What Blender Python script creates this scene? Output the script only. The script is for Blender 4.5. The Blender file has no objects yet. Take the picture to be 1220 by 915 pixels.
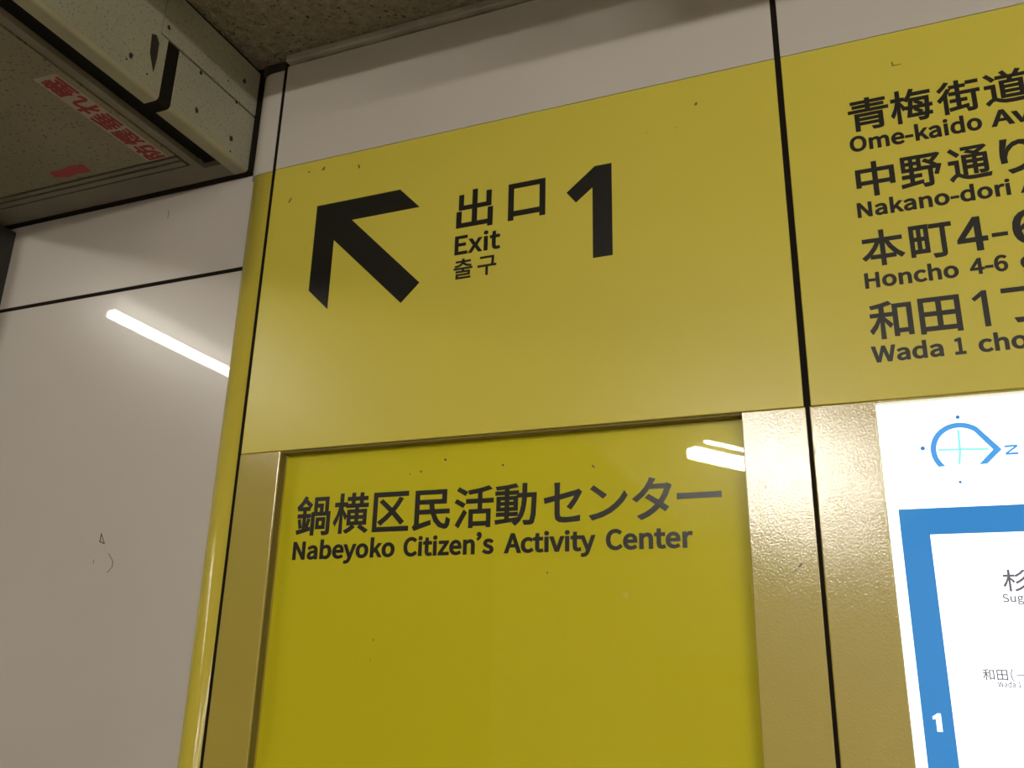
import bpy, bmesh, math, random
from mathutils import Vector, Matrix
from mathutils.geometry import delaunay_2d_cdt

random.seed(4)
scene = bpy.context.scene
C = scene.collection

# ------------------------------------------------------------------ camera
CAM = (0.0, -1.16, 1.5)
RIGHT = Vector((0.92759984, 0.37291354, 0.02222696))
DOWN = Vector((-0.09778905, 0.2998066, -0.94897487))
FWD = Vector((-0.36054936, 0.87809538, 0.31456741))
cam_data = bpy.data.cameras.new('camera')
cam_data.sensor_fit = 'HORIZONTAL'
cam_data.sensor_width = 36.0
cam_data.lens = 1055.0 / 1220.0 * 36.0
cam_data.clip_start = 0.02
cam = bpy.data.objects.new('camera', cam_data)
C.objects.link(cam)
cam.matrix_world = Matrix(((RIGHT.x, -DOWN.x, -FWD.x, CAM[0]),
                           (RIGHT.y, -DOWN.y, -FWD.y, CAM[1]),
                           (RIGHT.z, -DOWN.z, -FWD.z, CAM[2]),
                           (0, 0, 0, 1)))
scene.camera = cam

# ------------------------------------------------------------------ light and exposure
TUBE = 92.0             # strength of the bare tubes
TUBE_COL = (1.0, 0.945, 0.84)
world = bpy.data.worlds.new('station_air')
scene.world = world
world.use_nodes = True
world.node_tree.nodes['Background'].inputs[0].default_value = (1.0, 0.92, 0.78, 1)
world.node_tree.nodes['Background'].inputs[1].default_value = 0.02
scene.view_settings.view_transform = 'Standard'
scene.view_settings.look = 'None'
scene.view_settings.gamma = 1.0
scene.view_settings.use_curve_mapping = False
scene.view_settings.exposure = 0.36
scene.cycles.max_bounces = 8
scene.cycles.transparent_max_bounces = 12
scene.cycles.sample_clamp_indirect = 4.0

# ------------------------------------------------------------------ materials
def srgb(r, g, b):
    f = lambda c: (c / 255 / 12.92) if c / 255 <= 0.04045 else ((c / 255 + 0.055) / 1.055) ** 2.4
    return (f(r), f(g), f(b), 1)


def mat(name, col, rough=0.5, spec=0.5, metal=0.0, coat=0.0, coat_rough=0.03, coat_ior=1.5,
        noise=None, speck=None, bump=None):
    m = bpy.data.materials.new(name)
    m.use_nodes = True
    nt = m.node_tree
    b = nt.nodes['Principled BSDF']
    b.inputs['Base Color'].default_value = (*col[:3], 1)
    b.inputs['Roughness'].default_value = rough
    b.inputs['Specular IOR Level'].default_value = spec
    b.inputs['Metallic'].default_value = metal
    b.inputs['Coat Weight'].default_value = coat
    b.inputs['Coat IOR'].default_value = coat_ior
    b.inputs['Coat Roughness'].default_value = coat_rough
    tc = nt.nodes.new('ShaderNodeTexCoord')
    last = None
    if noise:                                    # (scale, amount): soft grime variation
        n = nt.nodes.new('ShaderNodeTexNoise')
        n.inputs['Scale'].default_value = noise[0]
        n.inputs['Detail'].default_value = 5
        nt.links.new(tc.outputs['Object'], n.inputs['Vector'])
        r = nt.nodes.new('ShaderNodeValToRGB')
        r.color_ramp.elements[0].position = 0.3
        r.color_ramp.elements[1].position = 0.7
        k = 1 - noise[1]
        r.color_ramp.elements[0].color = (col[0] * k, col[1] * k, col[2] * k, 1)
        r.color_ramp.elements[1].color = (*col[:3], 1)
        nt.links.new(n.outputs['Fac'], r.inputs[0])
        last = r.outputs[0]
    if speck:                                    # (scale, threshold, colour): dark flecks
        n = nt.nodes.new('ShaderNodeTexNoise')
        n.inputs['Scale'].default_value = speck[0]
        n.inputs['Detail'].default_value = 3
        nt.links.new(tc.outputs['Object'], n.inputs['Vector'])
        r = nt.nodes.new('ShaderNodeValToRGB')
        r.color_ramp.elements[0].position = speck[1]
        r.color_ramp.elements[1].position = speck[1] + 0.07
        r.color_ramp.elements[0].color = (0, 0, 0, 1)
        r.color_ramp.elements[1].color = (1, 1, 1, 1)
        nt.links.new(n.outputs['Fac'], r.inputs[0])
        mx = nt.nodes.new('ShaderNodeMix')
        mx.data_type = 'RGBA'
        nt.links.new(r.outputs[0], mx.inputs['Factor'])
        if last:
            nt.links.new(last, mx.inputs['A'])
        else:
            mx.inputs['A'].default_value = (*col[:3], 1)
        mx.inputs['B'].default_value = (*speck[2][:3], 1)
        last = mx.outputs['Result']
    if last:
        nt.links.new(last, b.inputs['Base Color'])
    if bump:                                     # (scale, strength, distance)
        n = nt.nodes.new('ShaderNodeTexNoise')
        n.inputs['Scale'].default_value = bump[0]
        n.inputs['Detail'].default_value = 4
        nt.links.new(tc.outputs['Object'], n.inputs['Vector'])
        bp = nt.nodes.new('ShaderNodeBump')
        bp.inputs['Strength'].default_value = bump[1]
        bp.inputs['Distance'].default_value = bump[2]
        nt.links.new(n.outputs['Fac'], bp.inputs['Height'])
        nt.links.new(bp.outputs['Normal'], b.inputs['Normal'])
        nt.links.new(bp.outputs['Normal'], b.inputs['Coat Normal'])
    return m


def emit(name, col, strength):
    m = bpy.data.materials.new(name)
    m.use_nodes = True
    nt = m.node_tree
    nt.nodes.remove(nt.nodes['Principled BSDF'])
    e = nt.nodes.new('ShaderNodeEmission')
    e.inputs[0].default_value = (*col[:3], 1)
    e.inputs[1].default_value = strength
    nt.links.new(e.outputs[0], nt.nodes['Material Output'].inputs[0])
    return m


def backlit(name, col, strength):
    """a printed diffuser lit from inside, with a glossy front"""
    m = mat(name, (col[0] * .4, col[1] * .4, col[2] * .4), rough=0.08, spec=0.5)
    b = m.node_tree.nodes['Principled BSDF']
    b.inputs['Emission Color'].default_value = (*col[:3], 1)
    b.inputs['Emission Strength'].default_value = strength
    return m


def thin_glass(name):
    m = bpy.data.materials.new(name)
    m.use_nodes = True
    nt = m.node_tree
    nt.nodes.remove(nt.nodes['Principled BSDF'])
    t = nt.nodes.new('ShaderNodeBsdfTransparent')
    g = nt.nodes.new('ShaderNodeBsdfGlossy')
    g.inputs['Roughness'].default_value = 0.012
    f = nt.nodes.new('ShaderNodeFresnel')
    f.inputs['IOR'].default_value = 1.5
    mx = nt.nodes.new('ShaderNodeMixShader')
    geo = nt.nodes.new('ShaderNodeNewGeometry')      # only the side the light comes from mirrors
    sub = nt.nodes.new('ShaderNodeMath')
    sub.operation = 'SUBTRACT'
    sub.inputs[0].default_value = 1
    mul = nt.nodes.new('ShaderNodeMath')
    mul.operation = 'MULTIPLY'
    nt.links.new(geo.outputs['Backfacing'], sub.inputs[1])
    nt.links.new(sub.outputs[0], mul.inputs[0])
    nt.links.new(f.outputs[0], mul.inputs[1])
    nt.links.new(mul.outputs[0], mx.inputs[0])
    g2 = nt.nodes.new('ShaderNodeBsdfGlossy')         # a thin film of dust blurs part of the reflection
    g2.inputs['Roughness'].default_value = 0.22
    mg = nt.nodes.new('ShaderNodeMixShader')
    mg.inputs[0].default_value = 0.3
    nt.links.new(g.outputs[0], mg.inputs[1])
    nt.links.new(g2.outputs[0], mg.inputs[2])
    nt.links.new(t.outputs[0], mx.inputs[1])
    nt.links.new(mg.outputs[0], mx.inputs[2])
    nt.links.new(mx.outputs[0], nt.nodes['Material Output'].inputs[0])
    return m


M = {
    'enamel': mat('white_enamel', (0.645, 0.60, 0.55), rough=0.27, spec=0.35, coat=0.7, coat_rough=0.02, noise=(3.0, 0.06)),
    'grime': mat('dark_joint_sealant', (0.012, 0.009, 0.006), rough=0.8, spec=0.1),
    'brown_grime': mat('grimy_filler', (0.06, 0.05, 0.04), rough=0.8, spec=0.2, noise=(30, .5)),
    'ceiling': mat('rough_ceiling_board', (0.36, 0.31, 0.22), rough=0.95, spec=0.1, noise=(60, 0.35),
                   speck=(140, 0.62, (0.10, 0.075, 0.045)), bump=(75, 1.0, 0.02)),
    'ceil_trim': mat('painted_ceiling_angle', (0.5, 0.46, 0.38), rough=0.5, noise=(14, .35)),
    'sign_yellow': mat('yellow_sign_film', (0.70, 0.60, 0.08), rough=0.32, spec=0.5, noise=(2.5, 0.04)),
    'trim_yellow': mat('yellow_corner_paint', (0.66, 0.545, 0.07), rough=0.2, spec=0.5),
    'gold': mat('gold_hammered_paint', (0.52, 0.415, 0.075), rough=0.42, spec=0.3, coat=1.0, coat_rough=0.13, coat_ior=2.0, bump=(420, 0.11, 0.002), noise=(3, .06)),
    'board': mat('yellow_board', (0.66, 0.585, 0.012), rough=0.6, spec=0.2),
    'black': mat('black_sign_ink', (0.012, 0.010, 0.008), rough=0.36, spec=0.5),
    'glass': thin_glass('poster_glass'),
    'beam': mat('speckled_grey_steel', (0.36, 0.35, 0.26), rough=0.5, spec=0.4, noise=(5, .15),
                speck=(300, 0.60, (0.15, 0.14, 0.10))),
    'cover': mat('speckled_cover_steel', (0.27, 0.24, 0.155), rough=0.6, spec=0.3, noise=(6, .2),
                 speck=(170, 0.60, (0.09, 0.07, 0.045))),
    'beam_lip': mat('worn_cream_edge', (0.37, 0.345, 0.235), rough=0.45, spec=0.4, noise=(8, .2)),
    'rim': mat('brown_grey_rim', (0.20, 0.175, 0.125), rough=0.5, noise=(10, .25)),
    'dark': mat('dark_void', (0.010, 0.009, 0.008), rough=0.8, spec=0.1),
    'sticker': mat('faded_sticker', (0.38, 0.30, 0.23), rough=0.6),
    'sticker_red': mat('faded_red_print', (0.24, 0.017, 0.017), rough=0.6),
    'red_stain': mat('faded_red_remnant', (0.36, 0.05, 0.045), rough=0.7),
    'rail': mat('black_guide_rail', (0.03, 0.028, 0.025), rough=0.5),
    'scuff': mat('scuff', (0.13, 0.11, 0.085), rough=0.8),
    'ochre': mat('ochre_scuff', (0.22, 0.15, 0.02), rough=0.8),
    'hole': mat('screw_hole', (0.02, 0.017, 0.012), rough=0.7),
    'map_white': backlit('backlit_white', (0.92, 0.98, 1.0), 1.25),
    'map_blue': backlit('backlit_blue', (0.028, 0.165, 0.40), 1.0),
    'map_mid': backlit('backlit_pale_blue', (0.058, 0.25, 0.57), 1.0),
    'map_cyan': backlit('backlit_cyan', (0.20, 0.68, 0.64), 1.0),
    'map_grey': backlit('map_grey_print', (0.095, 0.083, 0.11), 1.0),
    'floor': mat('grey_floor_tile', (0.42, 0.39, 0.34), rough=0.4, noise=(2, .15)),
    'far_wall': mat('far_wall_enamel', (0.68, 0.63, 0.56), rough=0.4, noise=(1.5, .1)),
    'lamp_white': mat('lamp_housing_grey', (0.30, 0.29, 0.27), rough=0.4),
    'tube': emit('lit_fluorescent_tube', TUBE_COL, TUBE),
    'tube_mid': emit('soft_fluorescent_tube', TUBE_COL, TUBE * .6),
    'tube_old': emit('dimmer_fluorescent_tube', TUBE_COL, TUBE * .45),
    'dark_strip': mat('dark_olive_shade', (0.17, 0.13, 0.022), rough=0.6),  # dark olive carries the shade along the lip and jamb
    'door_dark': mat('brown_passage_tile', (0.10, 0.085, 0.07), rough=0.4, noise=(2, .2)),
    'grey_bar': mat('grey_bar_paint', (0.3, 0.29, 0.26), rough=0.5),
}

# ------------------------------------------------------------------ helpers
def tag(o, label=None, cat=None, group=None, kind=None):
    if label: o['label'] = label
    if cat: o['category'] = cat
    if group: o['group'] = group
    if kind: o['kind'] = kind
    return o


def thing(name, label, cat, loc=(0, 0, 0), group=None):
    o = bpy.data.objects.new(name, None)
    o.empty_display_size = 0.05
    C.objects.link(o)
    o.location = loc
    return tag(o, label, cat, group)


def obj(name, bm, m, parent=None, label=None):
    me = bpy.data.meshes.new(name)
    bmesh.ops.recalc_face_normals(bm, faces=bm.faces)
    if parent:                                  # geometry is written in world metres
        p = Vector((0, 0, 0))
        q = parent
        while q:
            p += q.location
            q = q.parent
        bmesh.ops.translate(bm, vec=-p, verts=bm.verts)
    bm.to_mesh(me)
    bm.free()
    me.materials.append(m)
    o = bpy.data.objects.new(name, me)
    C.objects.link(o)
    if parent: o.parent = parent
    if label: o['label'] = label
    return o


def struct(name, bm, m, parent=None):
    o = obj(name, bm, m, parent)
    if not parent: o['kind'] = 'structure'
    return o


def box(bm, x0, x1, y0, y1, z0, z1, bevel=0.0, seg=2):
    r = bmesh.ops.create_cube(bm, size=1)
    for v in r['verts']:
        v.co = Vector((x0 + (v.co.x + .5) * (x1 - x0), y0 + (v.co.y + .5) * (y1 - y0), z0 + (v.co.z + .5) * (z1 - z0)))
    if bevel:
        es = list({e for v in r['verts'] for e in v.link_edges})
        bmesh.ops.bevel(bm, geom=es, offset=bevel, segments=seg, affect='EDGES', profile=0.5)
    return bm


def boxes(*bs, bevel=0.0):
    bm = bmesh.new()
    for b in bs: box(bm, *b, bevel=bevel)
    return bm


def prism(pts, axis, a, b):
    """extrude a 2-D outline along an axis: 'x' -> pts are (y,z), 'y' -> (x,z), 'z' -> (x,y)"""
    bm = bmesh.new()
    def P(p, t):
        return (t, p[0], p[1]) if axis == 'x' else (p[0], t, p[1]) if axis == 'y' else (p[0], p[1], t)
    A = [bm.verts.new(P(p, a)) for p in pts]
    B = [bm.verts.new(P(p, b)) for p in pts]
    bm.faces.new(A)
    bm.faces.new(B)
    n = len(pts)
    for i in range(n):
        bm.faces.new((A[i], A[(i + 1) % n], B[(i + 1) % n], B[i]))
    return bm


def rod(bm, p, q, r, seg=16):
    p, q = Vector(p), Vector(q)
    d = q - p
    res = bmesh.ops.create_cone(bm, cap_ends=True, segments=seg, radius1=r, radius2=r, depth=d.length)
    rot = d.to_track_quat('Z', 'Y').to_matrix().to_4x4()
    bmesh.ops.transform(bm, matrix=Matrix.Translation((p + q) / 2) @ rot, verts=res['verts'])
    return bm


def grow(pts, d):
    """move a closed outline outwards (solid on its right-hand side or left, by winding) by d"""
    n = len(pts)
    out = []
    for i in range(n):
        a, b, c = pts[i - 1], pts[i], pts[(i + 1) % n]
        e1 = Vector((b[0] - a[0], b[1] - a[1])).normalized()
        e2 = Vector((c[0] - b[0], c[1] - b[1])).normalized()
        n1, n2 = Vector((e1.y, -e1.x)), Vector((e2.y, -e2.x))
        s = n1 + n2
        if s.length < 0.3:
            s = n1
            k = 1
        else:
            s.normalize()
            k = min(1 / max(s.dot(n1), .4), 1.8)
        out.append((b[0] + s.x * d * k, b[1] + s.y * d * k))
    return out


def area(p):
    return sum(p[i - 1][0] * p[i][1] - p[i][0] * p[i - 1][1] for i in range(len(p))) / 2


def inside(pt, poly):
    x, y = pt
    r = False
    for i in range(len(poly)):
        (x1, y1), (x2, y2) = poly[i - 1], poly[i]
        if (y1 > y) != (y2 > y) and x < (x2 - x1) * (y - y1) / (y2 - y1) + x1: r = not r
    return r


def bolden(cs, d):
    """grow every contour of a glyph: outer outlines outwards, holes inwards"""
    out = []
    for i, c in enumerate(cs):
        hole = sum(inside(c[0], o) for j, o in enumerate(cs) if j != i) % 2 == 1
        c = c if area(c) > 0 else c[::-1]
        g = grow(c, -d if hole else d)
        out.append(g[::-1] if hole else g)
    return out


def winding(pt, cs):
    x, y = pt
    w = 0
    for c in cs:
        for i in range(len(c)):
            (x1, y1), (x2, y2) = c[i - 1], c[i]
            if (y1 <= y) != (y2 <= y) and x < x1 + (y - y1) / (y2 - y1) * (x2 - x1): w += 1 if y2 > y1 else -1
    return w


def fill(cs):
    """triangles of the area the outlines enclose (outer outlines counter-clockwise, holes clockwise)"""
    x0, x1, z0, z1 = bbox(cs)
    s, ox, oz = 10 / max(x1 - x0, z1 - z0), (x0 + x1) / 2, (z0 + z1) / 2
    loc = [[((p[0] - ox) * s, (p[1] - oz) * s) for p in c] for c in cs]
    vs, es = [], []
    for c in loc:
        k = len(vs)
        vs += [Vector(p) for p in c]
        es += [(k + i, k + (i + 1) % len(c)) for i in range(len(c))]
    v, _, f, _, _, _ = delaunay_2d_cdt(vs, es, [], 0, 1e-4)
    out = []
    for t in f:
        m = sum((v[i] for i in t), Vector((0, 0))) / len(t)
        if winding(m, loc) > 0 and all(abs(v[i].x) < 6 and abs(v[i].y) < 6 for i in t): out.append(t)
    return [(p.x / s + ox, p.y / s + oz) for p in v], out


def ink(name, contours, m, parent, plane, thick=0.0004, label=None, mapper=None, nested=False):
    """flat lettering: outlines (x,z) filled and given a film's thickness, facing -Y at depth plane"""
    cs = []
    for i, c in enumerate(contours):
        cs.append(c)
    bm = bmesh.new()
    # outlines that touch are filled together, glyph by glyph
    todo = list(range(len(cs)))
    boxes_ = [bbox([c]) for c in cs]
    while todo:
        grp = [todo.pop(0)]
        grew = True
        while grew:
            grew = False
            for k in todo[:]:
                if any(boxes_[k][0] <= boxes_[g][1] and boxes_[k][1] >= boxes_[g][0] and boxes_[k][2] <= boxes_[g][3] and boxes_[k][3] >= boxes_[g][2] for g in grp):
                    grp.append(k)
                    todo.remove(k)
                    grew = True
        part = [cs[g] for g in grp]
        if len(part) == 1 and area(part[0]) < 0: part = [part[0][::-1]]
        if nested: part = orient(part)
        v, f = fill(part)
        used = sorted({i for t in f for i in t})
        put = mapper or (lambda x, z, h: Vector((x, plane - h, z)))
        top = {i: bm.verts.new(put(v[i][0], v[i][1], thick)) for i in used}
        bot = {i: bm.verts.new(put(v[i][0], v[i][1], 0)) for i in used}
        cnt = {}
        for t in f:
            bm.faces.new([top[i] for i in t])
            bm.faces.new([bot[i] for i in reversed(t)])
            for a, b in zip(t, t[1:] + t[:1]): cnt.setdefault(frozenset((a, b)), []).append((a, b))
        for k in cnt.values():
            if len(k) == 1:
                a, b = k[0]
                bm.faces.new((top[b], top[a], bot[a], bot[b]))
    return obj(name, bm, m, parent, label)


def orient(cs):
    out = []
    for i, c in enumerate(cs):
        hole = sum(inside(c[0], o) for j, o in enumerate(cs) if j != i) % 2 == 1
        if (area(c) > 0) == hole: c = c[::-1]
        out.append(c)
    return out


def contours(ch):
    return [[tuple(map(float, p.split(','))) for p in c.split(' ')] for c in GLYPHS[ch].split(';')] if ch in GLYPHS else []


def glyph(ch, bold):
    g = contours(ch)
    return bolden(g, bold) if g else g


def bbox(cs):
    xs = [p[0] for c in cs for p in c]
    ys = [p[1] for c in cs for p in c]
    return min(xs), max(xs), min(ys), max(ys)


def fit(cs, x0, x1, z0, z1):
    """place outlines so that their ink box is x0..x1, z0..z1"""
    a, b, c, d = bbox(cs)
    return [[(x0 + (p[0] - a) / (b - a) * (x1 - x0), z0 + (p[1] - c) / (d - c) * (z1 - z0)) for p in q] for q in cs]


def latin(text, x0, x1, base, cap, bold=20, track=.25):
    """a Latin line: ink from x0 to x1, baseline and capital height given"""
    cs, pen = [], 0.0
    for ch in text:
        cs += [[(p[0] + pen, p[1]) for p in q] for q in glyph(ch, bold)]
        pen += ADV.get(ch, 500) + bold * track
    a, b, _, _ = bbox(cs)
    k = cap / (733 + bold)
    return [[(x0 + (p[0] - a) / (b - a) * (x1 - x0), base + (p[1] + bold * .5) * k) for p in q] for q in cs]


def kanji(text, x0, pitch, z0, em, bold=10, wide=None):
    """a row of square characters: body box of em height from z0, one per pitch"""
    cs = []
    w = (wide or pitch) / 1000
    for i, ch in enumerate(text):
        cs += [[(x0 + i * pitch + p[0] * w, z0 + (p[1] + 120) / 1000 * em) for p in q] for q in glyph(ch, bold)]
    return cs


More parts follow.
